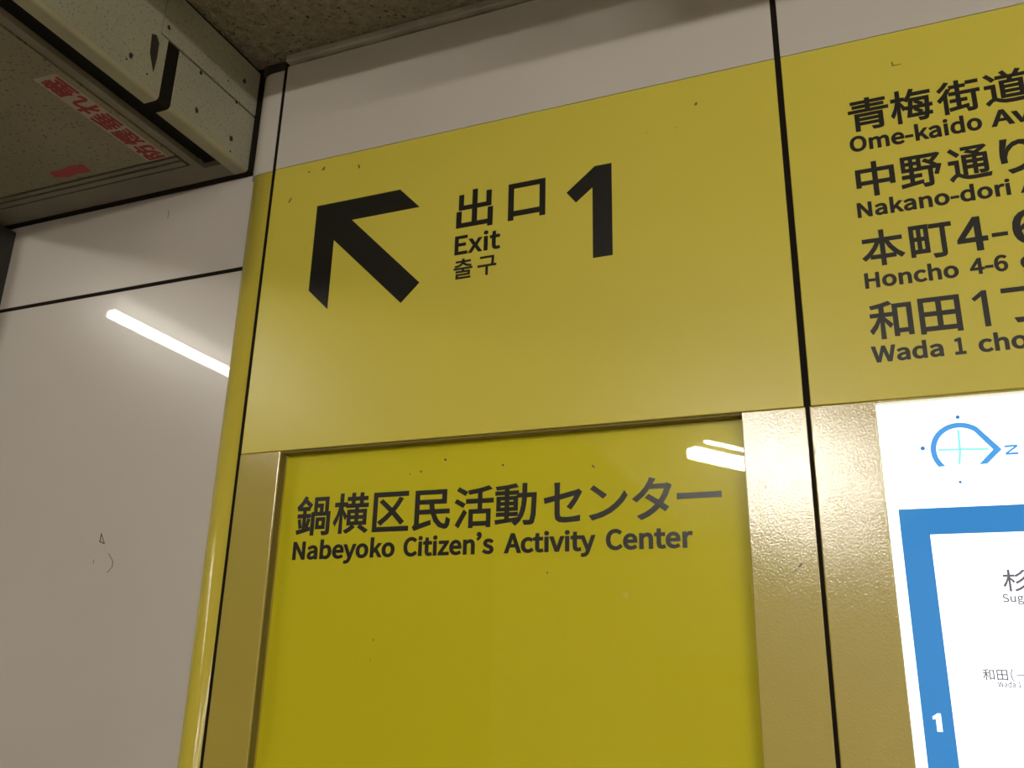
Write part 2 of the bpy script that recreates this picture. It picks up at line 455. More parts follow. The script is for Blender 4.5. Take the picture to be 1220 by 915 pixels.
# ------------------------------------------------------------------ letter outlines (thousandths of an em)
GLYPHS = {
    '出': '104,341 104,-21 814,-21 814,-78 895,-78 895,341 814,341 814,54 539,54 539,404 855,404 855,750 774,750 774,477 539,477 539,839 457,839 457,477 228,477 228,749 150,749 150,404 457,404 457,54 187,54 187,341',
    '口': '127,735 127,-55 205,-55 205,30 796,30 796,-51 876,-51 876,735;205,107 205,660 796,660 796,107',
    '鍋': '635,259 751,259 751,122 635,122;580,315 580,67 809,67 809,315;75,279 111,92 163,108 124,292;336,304 291,120 337,104 392,286;575,585 675,585 675,450 575,450;575,645 575,744 818,744 818,450 737,450 737,645;445,450 445,-81 512,-81 512,386 874,386 874,-4 857,-20 750,-19 771,-83 855,-81 908,-71 935,-47 942,-4 942,450 885,450 885,807 511,807 511,450;231,846 142,707 30,596 61,521 109,565 109,521 206,521 206,411 56,411 56,346 206,346 206,55 44,22 61,-46 401,36 396,96 268,69 268,346 398,346 398,411 268,411 268,521 369,521 369,585 128,585 234,723 393,586 428,647 267,778 288,820',
    '横': '544,88 454,24 340,-30 391,-81 506,-24 610,48;723,43 915,-82 972,-35 778,85;191,840 191,626 51,626 51,555 184,555 118,346 27,175 65,110 133,233 191,390 191,-79 261,-79 261,394 341,249 383,308 261,481 261,555 368,555 368,521 626,521 626,447 412,447 412,110 923,110 923,447 696,447 696,521 961,521 961,585 816,585 816,686 938,686 938,748 816,748 816,840 746,840 746,748 586,748 586,840 515,840 515,748 397,748 397,686 515,686 515,585 380,585 380,626 261,626 261,840;586,585 586,686 746,686 746,585;479,253 626,253 626,165 479,165;696,253 853,253 853,165 696,165;479,392 626,392 626,306 479,306;696,392 853,392 853,306 696,306',
    '区': '927,786 97,786 97,-50 952,-50 952,22 171,22 171,713 927,713;259,585 505,369 371,249 226,149 286,92 425,196 558,319 772,92 833,147 609,374 712,501 802,637 731,665 651,540 555,422 313,629',
    '民': '107,-85 474,32 465,102 193,26 193,274 496,274 572,96 678,-25 805,-69 865,-54 902,3 921,117 855,153 841,40 808,5 721,39 640,133 575,274 903,274 903,345 556,345 534,498 829,498 829,788 116,788 116,57 100,8 71,-17;478,345 193,345 193,498 458,498;193,718 753,718 753,568 193,568',
    '活': '91,774 278,662 322,724 133,827;42,499 227,390 269,452 83,554;65,-16 129,-67 311,257 256,306;320,547 320,475 609,475 609,309 392,309 392,-79 462,-79 462,-36 819,-36 819,-74 891,-74 891,309 680,309 680,475 957,475 957,547 680,547 680,722 914,778 854,836 634,784 367,747 389,683 609,710 609,547;462,32 462,240 819,240 819,32',
    '動': '655,827 653,606 534,606 534,537 651,537 635,357 598,199 529,66 529,70 328,49 328,129 525,129 525,187 328,187 328,248 523,248 523,547 328,547 328,610 542,610 542,669 328,669 328,743 524,772 487,830 287,799 53,781 71,725 259,736 259,669 42,669 42,610 259,610 259,547 72,547 72,248 259,248 259,187 69,187 69,129 259,129 259,42 42,22 52,-44 474,4 431,-31 486,-85 578,5 643,114 686,241 711,382 723,537 865,537 847,147 819,8 784,-7 671,-3 693,-75 816,-74 855,-64 883,-36 920,124 938,569 938,606 725,606 728,827;134,373 259,373 259,300 134,300;328,373 459,373 459,300 328,300;134,495 259,495 259,423 134,423;328,495 459,495 459,423 328,423',
    'セ': '886,575 827,621 774,603 387,525 387,681 394,773 299,773 306,681 306,510 60,467 75,384 306,432 306,129 322,47 386,-2 526,-18 840,2 844,88 694,66 532,59 441,67 398,96 387,150 387,448 765,524 693,408 587,286 657,244 773,390 862,535',
    'ン': '227,733 170,672 304,568 419,463 482,526;141,63 194,-19 415,47 587,136 726,243 840,365 923,492 875,577 797,448 684,320 541,209 434,151 301,99',
    'タ': '536,785 445,814 413,735 347,628 241,505 92,387 159,335 310,463 424,600 762,600 711,464 626,323 415,458 361,403 573,259 470,165 342,82 186,18 258,-44 412,28 538,114 639,210 748,119 807,188 693,276 790,435 849,587 873,641 807,681 741,671 470,671 491,707',
    'ー': '102,433 102,335 241,340 790,340 897,335 897,433 789,428 241,428',
    '青': '733,336 733,265 274,265 274,336;200,394 200,-82 274,-82 274,84 733,84 733,3 729,-12 711,-17 574,-16 599,-78 702,-77 767,-68 799,-45 808,2 808,394;274,211 733,211 733,138 274,138;460,840 460,773 124,773 124,714 460,714 460,647 158,647 158,589 460,589 460,517 59,517 59,457 941,457 941,517 536,517 536,589 845,589 845,647 536,647 536,714 887,714 887,773 536,773 536,840',
    '梅': '579,455 711,360 753,402 620,492;564,239 694,138 736,180 605,276;494,841 435,684 349,556 405,512 501,664 939,664 939,731 530,731 562,826;828,505 822,351 507,351 524,505;462,568 439,351 357,351 357,285 431,285 397,58 800,58 782,3 749,-12 651,-8 670,-73 777,-72 814,-63 841,-37 869,58 947,58 947,121 876,121 887,285 960,285 960,351 890,351 897,532 897,568;819,285 808,121 477,121 499,285;169,840 169,628 52,628 52,558 165,558 110,346 33,172 71,108 124,217 169,353 169,-79 238,-79 238,419 306,275 348,336 238,521 238,558 334,558 334,628 238,628 238,840',
    '街': '694,781 694,714 946,714 946,781;209,840 132,733 31,639 72,583 185,690 278,815;443,840 443,714 310,714 310,649 443,649 443,515 290,515 290,448 667,448 667,515 514,515 514,649 649,649 649,714 514,714 514,840;685,513 685,445 792,445 792,12 788,-2 773,-6 655,-5 678,-80 769,-77 828,-66 859,-39 866,12 866,445 960,445 960,513;268,62 277,-8 687,45 685,111 514,90 514,238 660,238 660,304 514,304 514,427 442,427 442,304 296,304 296,238 442,238 442,82;239,639 141,480 16,351 61,286 150,377 150,-81 219,-81 219,467 306,616',
    '道': '64,765 145,679 207,596 269,638 122,801;455,368 790,368 790,284 455,284;455,231 790,231 790,147 455,147;455,504 790,504 790,421 455,421;384,561 384,89 863,89 863,561 624,561 659,645 947,645 947,708 760,708 833,818 759,840 684,708 497,708 549,732 476,844 414,817 481,708 311,708 311,645 576,645 553,561;262,483 51,483 51,413 190,413 190,102 119,61 42,-7 89,-68 164,13 227,47 268,29 324,-7 442,-47 597,-57 941,-46 962,27 599,10 453,17 340,52 262,100',
    '中': '458,840 458,661 96,661 96,186 171,186 171,248 458,248 458,-79 537,-79 537,248 825,248 825,191 902,191 902,661 537,661 537,840;171,322 171,588 458,588 458,322;825,322 537,322 537,588 825,588',
    '野': '135,560 256,560 256,449 135,449;320,560 440,560 440,449 320,449;135,728 256,728 256,619 135,619;320,728 440,728 440,619 320,619;38,32 48,-42 531,30 530,96 324,68 324,206 505,206 505,274 324,274 324,387 505,387 505,790 72,790 72,387 252,387 252,274 71,274 71,206 252,206 252,59;577,613 689,545 787,467 526,467 526,395 687,395 687,13 683,-1 667,-6 540,-4 564,-79 660,-77 722,-66 754,-39 762,11 762,395 879,395 823,235 885,218 970,456 919,470 906,467 847,467 867,489 778,563 874,656 954,759 904,792 889,788 538,788 538,720 835,720 726,600 625,659',
    '通': '65,757 235,585 290,635 117,800;256,465 43,465 43,394 184,394 184,110 114,65 39,-8 86,-70 159,18 220,56 262,36 318,-3 436,-46 595,-57 948,-47 969,26 596,8 448,16 333,56 256,108;364,803 364,744 787,744 645,658 499,717 451,674 647,589 363,589 363,71 434,71 434,237 603,237 603,75 671,75 671,237 845,237 845,146 842,133 828,129 726,130 747,69 831,70 883,80 910,103 917,146 917,589 786,589 712,628 823,695 917,771 870,807 855,803;845,531 845,443 671,443 671,531;434,387 603,387 603,296 434,296;434,443 434,531 603,531 603,443;845,387 845,296 671,296 671,387',
    'り': '339,789 251,792 243,706 223,550 212,383 223,224 300,230 298,353 341,493 433,614 551,666 639,631 692,535 710,394 691,262 637,164 553,95 447,49 323,22 370,-50 509,-13 626,46 715,131 772,246 792,395 781,511 750,607 702,678 639,723 564,738 446,702 353,615 292,511 310,649',
    '本': '460,839 460,629 65,629 65,553 367,553 279,389 165,245 37,140 92,79 231,202 351,365 444,553 460,553 460,183 226,183 226,107 460,107 460,-80 539,-80 539,107 772,107 772,183 539,183 539,553 553,553 646,365 766,203 906,81 965,146 832,250 717,390 628,553 937,553 937,629 539,629 539,839',
    '町': '69,753 69,-4 134,-4 134,73 457,73 457,753;134,686 231,686 231,452 134,452;134,140 134,386 231,386 231,140;390,386 390,140 290,140 290,386;390,452 290,452 290,686 390,686;504,741 504,667 743,667 743,24 737,4 716,-2 551,0 578,-74 697,-73 771,-62 808,-33 818,23 818,667 961,667 961,741',
    '丁': '60,748 60,671 487,671 487,43 480,20 453,13 242,15 279,-71 423,-69 513,-56 559,-25 573,43 573,671 939,671 939,748',
    '目': '233,470 759,470 759,305 233,305;233,542 233,704 759,704 759,542;233,233 759,233 759,67 233,67;158,778 158,-74 233,-74 233,-6 759,-6 759,-74 837,-74 837,778',
    '和': '531,747 531,-35 604,-35 604,47 827,47 827,-28 903,-28 903,747;604,119 604,675 827,675 827,119;439,831 266,783 60,747 81,687 247,711 247,544 50,544 50,474 228,474 138,286 26,134 67,64 163,197 247,366 247,-78 321,-78 321,363 443,192 489,254 321,449 321,474 496,474 496,544 321,544 321,726 489,772',
    '田': '97,771 97,-71 171,-71 171,-10 830,-10 830,-71 907,-71 907,771;171,66 171,348 456,348 456,66;830,66 532,66 532,348 830,348;171,423 171,698 456,698 456,423;830,423 532,423 532,698 830,698',
    '杉': '803,833 656,695 474,588 528,533 717,652 876,802;839,567 743,464 618,372 483,302 537,245 678,323 808,423 913,536;879,288 765,160 612,54 433,-23 483,-83 670,3 830,118 953,257;229,840 229,626 52,626 52,554 218,554 137,344 28,175 70,105 156,239 229,409 229,-79 302,-79 302,428 412,284 461,347 302,514 302,554 461,554 461,626 302,626 302,840',
    '並': '800,480 751,311 690,152 756,133 821,287 880,459;127,452 190,288 223,134 295,152 260,306 195,469;214,812 270,725 310,640 80,640 80,566 354,566 354,40 54,40 54,-36 947,-36 947,40 642,40 642,566 922,566 922,640 690,640 799,816 719,840 616,654 655,640 318,640 381,667 340,751 280,838;428,566 566,566 566,40 428,40',
    '防': '600,822 647,672 718,693 669,838;372,672 372,601 531,601 524,445 505,301 464,172 393,63 282,-22 332,-77 472,41 553,196 591,380 816,380 800,104 774,4 737,-8 610,-3 633,-77 770,-77 809,-68 839,-44 873,82 892,414 892,449 598,449 605,601 952,601 952,672;82,797 82,-80 153,-80 153,729 300,729 215,489 274,412 302,343 310,283 306,240 289,213 255,203 192,204 211,136 284,137 338,157 370,203 379,275 372,342 343,416 284,498 391,770 340,801 328,797',
    '煙': '85,636 70,507 37,393 86,367 120,493 134,629;291,657 236,450 278,435 348,639;361,628 361,346 929,346 929,628 768,628 768,721 948,721 948,787 336,787 336,721 520,721 520,628;590,721 698,721 698,628 590,628;607,331 607,225 372,225 372,161 607,161 607,16 307,16 307,-50 961,-50 961,16 682,16 682,161 917,161 917,225 682,225 682,331;425,565 526,565 526,409 425,409;589,565 698,565 698,409 589,409;761,565 860,565 860,409 761,409;170,829 170,478 162,298 124,125 35,-31 82,-79 161,42 206,175 290,22 337,70 220,255 232,479 232,829',
    '垂': '821,830 503,789 130,767 148,701 463,716 463,611 104,611 104,541 225,541 225,414 53,414 53,343 225,343 225,206 97,206 97,135 463,135 463,17 146,17 146,-54 853,-54 853,17 541,17 541,135 907,135 907,206 782,206 782,343 948,343 948,414 782,414 782,541 898,541 898,611 541,611 541,722 858,764;463,343 463,206 302,206 302,343;541,343 703,343 703,206 541,206;463,414 302,414 302,541 463,541;541,414 541,541 703,541 703,414',
    'れ': '293,720 288,625 144,608 79,607 87,525 283,552 276,453 54,149 105,80 268,316 267,277 264,21 261,-38 348,-38 343,23 339,264 342,382 441,476 544,546 636,574 680,566 708,539 717,492 698,311 679,119 693,49 732,7 790,-7 888,15 974,76 961,162 885,100 810,79 771,97 758,140 777,328 795,514 780,585 734,632 656,648 549,620 440,555 348,479 353,537 398,607 369,642 363,640 383,791 289,794',
    '壁': '209,459 397,459 397,352 209,352;660,827 683,765 503,765 503,705 617,705 562,691 595,591 478,591 478,530 677,530 677,448 495,448 495,388 677,388 677,273 747,273 747,388 932,388 932,448 747,448 747,530 954,530 954,591 826,591 869,692 802,704 762,591 640,591 659,597 621,705 929,705 929,765 759,765 728,844;100,805 100,630 96,532 77,428 31,331 80,278 121,351 146,432 146,295 462,295 462,516 160,516 165,586 453,586 453,805;166,747 384,747 384,643 166,643;462,275 462,196 150,196 150,130 462,130 462,14 46,14 46,-52 955,-52 955,14 538,14 538,130 859,130 859,196 538,196 538,275',
    '출': '151,-4 151,-68 789,-68 789,-4 232,-4 232,81 762,81 762,279 499,279 499,362 866,362 866,425 51,425 51,362 417,362 417,279 149,279 149,217 681,217 681,140 151,140;134,748 134,684 411,684 359,607 247,554 94,529 118,466 262,490 379,538 458,610 538,538 655,490 798,466 823,529 670,554 557,607 505,684 784,684 784,748 499,748 499,832 417,832 417,748',
    '구': '50,380 50,311 415,311 415,-79 498,-79 498,311 867,311 867,380 735,380 757,552 760,689 760,768 152,768 152,701 678,701 678,689 675,552 650,380',
    '(': '239,-196 295,-171 224,-21 182,142 168,311 182,479 224,642 295,792 239,818 160,664 110,496 92,311 110,125 160,-42',
    '一': '44,431 44,349 960,349 960,431',
    'A': '4,0 97,0 168,224 436,224 506,0 604,0 355,733 252,733;191,297 227,410 300,658 304,658 378,410 413,297',
    'B': '101,0 334,0 479,24 577,95 612,215 593,301 541,359 463,390 463,395 522,430 558,485 570,554 538,658 449,716 318,733 101,733;193,422 193,660 306,660 402,649 460,611 479,542 461,478 404,437 302,422;193,74 193,350 321,350 430,336 498,293 521,218 497,137 429,89 321,74',
    'C': '377,-13 465,-1 539,35 602,92 551,151 475,90 381,68 260,105 181,209 153,369 182,527 263,629 384,665 468,646 534,596 584,656 533,700 466,733 383,746 278,730 188,681 119,602 74,497 58,366 74,235 118,130 186,52 274,3',
    'E': '101,0 534,0 534,79 193,79 193,346 471,346 471,425 193,425 193,655 523,655 523,733 101,733',
    'H': '101,0 193,0 193,346 535,346 535,0 628,0 628,733 535,733 535,426 193,426 193,733 101,733',
    'N': '101,0 188,0 188,385 177,614 181,614 260,463 527,0 622,0 622,733 534,733 534,352 547,120 542,120 463,271 195,733 101,733',
    'O': '371,-13 474,4 561,54 627,133 669,239 684,369 669,499 627,603 561,681 474,730 371,746 268,730 181,681 115,603 73,499 58,369 73,239 115,133 181,54 268,4;371,68 256,105 180,210 153,369 180,527 256,629 371,665 486,629 562,527 589,369 562,210 486,105',
    'S': '304,-13 437,15 523,90 553,195 533,286 479,348 402,391 298,436 241,463 195,501 176,559 193,616 241,652 313,665 405,647 480,597 528,656 434,721 313,746 194,721 112,653 82,552 106,462 162,402 231,364 336,318 399,287 443,248 459,187 441,125 388,83 305,68 195,93 103,159 48,95 119,38 205,0',
    'W': '181,0 291,0 400,442 437,609 441,609 477,442 588,0 700,0 851,733 763,733 684,334 644,96 638,96 586,334 484,733 399,733 298,334 246,96 242,96 198,334 121,733 26,733',
    'a': '217,-13 313,10 397,65 400,65 408,0 483,0 483,334 464,452 403,529 295,557 174,534 82,486 117,423 191,463 280,481 349,461 383,411 392,344 203,306 94,240 59,141 80,58 136,5;243,61 194,70 160,97 147,147 170,209 247,254 392,283 392,132 317,79',
    'b': '331,-13 403,-1 468,36 520,96 555,178 567,280 542,427 469,523 351,557 261,535 180,481 184,578 184,796 92,796 92,0 165,0 173,56 177,56 253,5;316,64 254,76 184,120 184,406 258,461 328,480 412,455 458,385 472,279 452,164 397,90',
    'c': '306,-13 400,5 482,55 442,117 384,79 314,63 226,89 167,162 146,271 168,381 229,454 317,480 375,467 425,433 471,493 405,538 313,557 232,545 161,509 104,450 66,370 52,271 65,172 100,93 154,35 224,-1',
    'd': '277,-13 368,10 442,64 445,64 453,0 528,0 528,796 436,796 436,587 441,494 371,540 288,557 172,522 86,424 53,271 81,117 159,20;297,64 216,89 165,160 147,272 169,381 225,454 304,480 370,467 436,423 436,138 369,82',
    'e': '312,-13 411,3 490,42 458,103 395,71 322,60 231,83 168,149 142,250 508,250 512,302 487,437 413,525 295,557 222,544 156,507 102,448 65,369 52,271 65,173 102,94 158,35 229,-1;141,315 169,407 225,464 297,484 370,465 416,408 432,315',
    'g': '275,-250 421,-224 516,-156 550,-62 529,11 466,54 361,67 254,67 197,75 168,96 159,126 169,163 194,191 274,172 376,195 446,261 473,361 461,426 429,473 540,473 540,543 351,543 274,557 173,533 100,466 71,363 93,276 142,217 142,213 101,172 82,112 96,58 131,23 131,18 72,-38 51,-105 80,-184 158,-233;274,234 217,250 175,294 159,363 175,432 216,475 274,490 333,475 375,432 390,363 374,294 332,250;288,-187 203,-175 150,-142 131,-92 144,-45 186,0 256,-8 350,-8 411,-15 448,-36 460,-77 439,-131 379,-171',
    'h': '92,0 184,0 184,394 257,456 332,477 391,462 424,415 435,332 435,0 526,0 526,344 509,461 454,533 360,557 261,530 180,466 184,578 184,796 92,796',
    'i': '92,0 184,0 184,543 92,543;138,655 182,672 199,716 182,759 138,775 95,759 78,716 95,672',
    'k': '92,0 182,0 182,143 284,262 443,0 542,0 337,324 518,543 416,543 186,257 182,257 182,796 92,796',
    'm': '92,0 184,0 184,394 255,457 320,477 377,462 410,415 421,332 421,0 512,0 512,394 584,457 649,477 706,462 739,415 750,332 750,0 841,0 841,344 824,461 769,533 677,557 584,528 497,453 467,509 418,544 347,557 256,530 178,464 176,464 167,543 92,543',
    'n': '92,0 184,0 184,394 257,456 332,477 391,462 424,415 435,332 435,0 526,0 526,344 509,461 454,533 360,557 260,530 178,464 176,464 167,543 92,543',
    'o': '303,-13 380,-1 449,35 504,93 541,172 554,271 541,370 504,450 449,509 380,545 303,557 226,545 157,509 102,450 65,370 52,271 65,172 102,93 157,35 226,-1;303,63 221,89 166,162 146,271 166,381 221,454 303,480 386,454 441,381 461,271 441,162 386,89',
    'r': '92,0 184,0 184,349 225,423 273,463 320,475 373,466 390,545 332,557 274,543 221,504 178,444 176,444 167,543 92,543',
    's': '234,-13 342,9 409,67 431,148 406,230 344,280 266,313 209,336 166,365 149,407 160,447 193,475 250,486 316,472 373,438 417,495 343,539 249,557 148,536 84,481 62,403 86,327 145,278 220,246 279,222 325,189 344,143 332,100 297,70 237,58 150,76 76,123 32,62 123,8',
    't': '262,-13 363,7 345,76 283,61 233,73 207,109 199,165 199,469 347,469 347,543 199,543 199,696 123,696 113,543 27,538 27,469 108,469 108,168 122,73 171,10',
    'u': '251,-13 319,-1 378,33 430,85 433,85 440,0 516,0 516,543 425,543 425,158 353,88 278,66 220,81 186,128 176,210 176,543 84,543 84,199 102,82 157,11',
    'v': '209,0 316,0 508,543 418,543 315,234 265,74 260,74 210,234 108,543 13,543',
    'y': '101,-234 193,-209 259,-142 304,-46 508,543 419,543 321,242 277,88 272,88 218,242 108,543 13,543 231,-1 219,-42 191,-102 151,-144 97,-159 55,-150 37,-223',
    'x': '15,0 111,0 184,127 239,224 244,224 303,127 383,0 483,0 304,274 469,543 374,543 307,424 259,333 254,333 201,424 128,543 29,543 194,283',
    'z': '35,0 446,0 446,74 150,74 437,494 437,543 66,543 66,469 321,469 35,49',
    '1': '88,0 490,0 490,76 343,76 343,733 273,733 206,703 121,681 121,623 252,623 252,76 88,76',
    '4': '340,0 426,0 426,202 524,202 524,275 426,275 426,733 325,733 20,262 20,202 340,202;340,275 115,275 282,525 341,633 345,633 340,500',
    '5': '262,-13 379,16 467,102 502,238 472,371 392,448 281,472 222,464 171,443 190,655 466,655 466,733 110,733 86,391 135,360 193,392 257,403 337,383 390,326 409,236 388,144 332,84 253,63 178,75 119,104 73,144 27,84 85,37 161,1',
    '6': '301,-13 407,17 483,100 512,225 487,353 416,430 308,455 221,432 142,367 153,486 181,572 222,630 273,661 331,671 395,656 447,615 499,671 426,725 327,746 244,733 170,689 111,614 71,501 56,350 68,219 102,118 154,45 222,1;144,294 220,366 293,387 367,367 411,311 425,225 409,138 364,80 301,59 222,86 169,166',
    '-': '46,245 302,245 302,315 46,315',
    '’': '48,599 69,561 130,603 176,667 194,748 183,797 155,831 115,843 64,823 47,778 64,733 110,714 137,722 113,654',
    '.': '139,-13 186,6 205,56 186,107 139,126 92,107 73,56 92,6',
}

ADV = {'A': 609, 'B': 657, 'C': 637, 'E': 589, 'H': 729, 'N': 723, 'O': 743, 'S': 597, 'W': 877, 'a': 563, 'b': 617, 'c': 511, 'd': 620, 'e': 554, 'g': 563, 'h': 609, 'i': 274, 'k': 551, 'm': 926, 'n': 611, 'o': 606, 'r': 389, 's': 469, 't': 377, 'u': 609, 'v': 520, 'y': 520, 'x': 497, 'z': 474, '1': 554, '4': 554, '5': 554, '6': 554, '-': 346, '’': 274, '.': 277, ' ': 223}

# ------------------------------------------------------------------ the setting
CEIL = 2.633
JL, JR, JR2 = -0.9642, -0.0617, 0.8408          # the three vertical joints of the sign bay
SB, ST = 1.842, 2.3845                          # bottom and top of the yellow sign panels
TOP = 2.613

struct('floor', boxes((-9, 5.2, -7.2, 0.3, -0.12, 0)), M['floor'])
struct('ceiling', boxes((-9, 5.2, -7.2, 0.3, CEIL, CEIL + .1)), M['ceiling'])
struct('wall_front', boxes((-3.53, 5.2, -7.2, -7.05, 0, CEIL)), M['far_wall'])
struct('wall_front_left', boxes((-9, -3.53, -7.2, -7.08, 0, CEIL)), M['door_dark'])
struct('wall_right', boxes((5.05, 5.2, -7.05, 0.1, 0, CEIL)), M['far_wall'])
struct('wall_left', boxes((-9, -8.85, -7.05, 0.1, 0, CEIL)), M['far_wall'])
# black substrate seen through every joint
struct('trim_1', boxes((-9, 5.2, 0.048, 0.3, 0, CEIL)), M['grime'])


def corner_profile(x_in, x_out, y_front, y_back, rx):
    """flat strip whose outer edge rounds back to the recessed wall"""
    pts = [(x_in, .046), (x_in, y_front)]
    n = 12
    for i in range(n + 1):
        a = math.pi / 2 * i / n
        pts.append((x_out + rx - rx * math.sin(a), y_back - (y_back - y_front) * math.cos(a)))
    pts.append((x_out, .046))
    return pts


bay = boxes((JL + .0035, JR - .0043, 0, .046, ST + .0008, TOP),
            (JR + .0043, JR2 - .0043, 0, .046, ST + .0008, TOP),
            (JR2 + .0043, 5.05, 0, .046, 0.10, TOP),
            (JL + .0035, JR - .0025, 0, .046, 0.10, .808), (JR + .0025, JR2 - .0025, 0, .046, 0.10, .808), bevel=.0008)
strip = prism(corner_profile(JL - .0035, -1.0265, 0, .024, .034), 'z', 2.383, 2.606)
tmp = bpy.data.meshes.new('t')
strip.to_mesh(tmp)
bay.from_mesh(tmp)
struct('wall_back', bay, M['enamel'])
REC = 0.022
struct('wall_back_left', boxes((-8.85, -0.99, REC, .046, .10, 2.1995), (-8.85, -0.99, REC, .046, 2.2075, TOP), bevel=.001), M['enamel'])
struct('baseboard_back', boxes((-8.85, 5.05, -.006, .05, 0, .098), bevel=.002), M['grime'])
# sealant filling the joints between the panels
struct('trim_5', boxes((JL - .0034, JL + .0034, .0012, .047, .10, 2.606)), M['grime'])
struct('trim_6', boxes((JR - .0042, JR + .0042, .0016, .047, .10, TOP)), M['grime'])
struct('trim_7', boxes((JR2 - .0042, JR2 + .0042, .0016, .047, .10, TOP)), M['grime'])
struct('trim_8', boxes((-8.85, -.995, REC + .001, .047, 2.1994, 2.2076)), M['grime'])
# angle where the ceiling meets the bay, and the filler block beside the beam
struct('trim_2', boxes((JL + .004, 5.05, -.010, .03, TOP + .005, CEIL - .001), bevel=.002), M['ceil_trim'])
struct('trim_3', boxes((-1.021, JL - .004, .004, .045, 2.608, CEIL - .001), bevel=.002), M['brown_grime'])
# sealant around the end of the beam
struct('trim_4', boxes((-1.72, -1.0225, .0088, .0215, 2.398, CEIL - .001), bevel=.001), M['grime'])
scf = bmesh.new()
for a, b, w in (((-1.262, 1.711), (-1.2625, 1.7255), .0022), ((-1.2645, 1.712), (-1.2505, 1.7065), .002), ((-1.2625, 1.7255), (-1.2515, 1.7075), .0016),
                ((-1.238, 1.690), (-1.2255, 1.676), .0012), ((-1.2255, 1.676), (-1.2245, 1.6665), .0016), ((-1.2245, 1.6665), (-1.2345, 1.6565), .0012), ((-1.2700, 1.680), (-1.2695, 1.673), .0012), ((-1.228, 2.363), (-1.2265, 2.354), .0012), ((-1.2265, 2.354), (-1.2275, 2.344), .0012)):
    d = Vector((b[0] - a[0], b[1] - a[1])).normalized()
    n = Vector((-d.y, d.x)) * w / 2
    q = prism([(a[0] + n.x, a[1] + n.y), (a[0] - n.x, a[1] - n.y), (b[0] - n.x, b[1] - n.y), (b[0] + n.x, b[1] + n.y)], 'y', REC - .0003, REC + .001)
    q.to_mesh(tmp)
    scf.from_mesh(tmp)
struct('scuff_mark', scf, M['scuff'], bpy.data.objects['wall_back_left'])

# ------------------------------------------------------------------ yellow rounded corner trim
ct = obj('corner_trim', prism(corner_profile(JL - .0035, -1.0225, 0, .024, .032), 'z', .10, 2.382), M['trim_yellow'])
for p in ct.data.polygons: p.use_smooth = abs(p.normal.z) < .5
tag(ct, 'tall yellow rounded corner trim along the left edge of the signs', 'trim')


def bars(bm_list):
    out = bmesh.new()
    for b in bm_list:
        b.to_mesh(tmp)
        out.from_mesh(tmp)
    return out


def dirt(parent, spots, plane, m):
    for x, z, w, h, a in spots:
        pts = []
        for i in range(9):
            t = 2 * math.pi * i / 9
            r = .75 + .5 * random.random()
            u, v = w * r * math.cos(t), h * r * math.sin(t)
            pts.append((x + u * math.cos(a) - v * math.sin(a), z + u * math.sin(a) + v * math.cos(a)))
        obj('scuff_mark', prism(pts, 'y', plane - .00025, plane + .0005), m, parent)


F = -0.0001                                     # the printed film lies on the panels' face
# ------------------------------------------------------------------ exit sign
ex = thing('exit_sign', 'yellow exit sign panel with big black arrow and number 1', 'sign', ((JL + JR) / 2, .02, SB))
obj('panel', boxes((JL + .0035, JR - .0043, 0, .03, SB + .0006, ST), bevel=.0012), M['sign_yellow'], ex)
ink('arrow', [[(-.8585, 2.2883), (-.6911, 2.2883), (-.6515, 2.2472), (-.7835, 2.2472), (-.6433, 2.1069), (-.6757, 2.0751), (-.8168, 2.2139), (-.8168, 2.0839), (-.8585, 2.1241)]],
    M['black'], ex, F, label='black arrow pointing up and left')
ink('lettering', fit(glyph('出', 19), -.5817, -.5165, 2.189, 2.2610) + fit(glyph('口', 22), -.4901, -.4266, 2.1903, 2.2567),
    M['black'], ex, F, label='large black Japanese characters for exit')
ink('lettering', latin('Exit', -.5822, -.5018, 2.1456, .0328, 26), M['black'], ex, F, label='black word Exit')
ink('lettering', fit(glyph('출', 16), -.5823, -.5490, 2.1017, 2.1369) + fit(glyph('구', 16), -.5402, -.5077, 2.1018, 2.1350),
    M['black'], ex, F, label='small black Korean characters')
ink('numeral', [[(-.3453, 2.2603), (-.3182, 2.2603), (-.3184, 2.1024), (-.3492, 2.1024), (-.3492, 2.2235), (-.3761, 2.2020), (-.3915, 2.2221)]],
    M['black'], ex, F, label='large black numeral 1')
dirt(ex, [(-.9190, 2.3132, .002, .006, -.5), (-.8848, 2.3635, .003, .0015, .6), (-.8530, 2.3640, .0025, .0045, -.6), (-.7790, 2.3530, .0018, .005, .5), (-.1847, 2.3344, .0022, .003, -.5),
          (-.2170, 2.3000, .0008, .001, 0), (-.752, 2.268, .0012, .0012, 0), (-.262, 2.302, .0008, .0008, 0)], 0, M['ochre'])

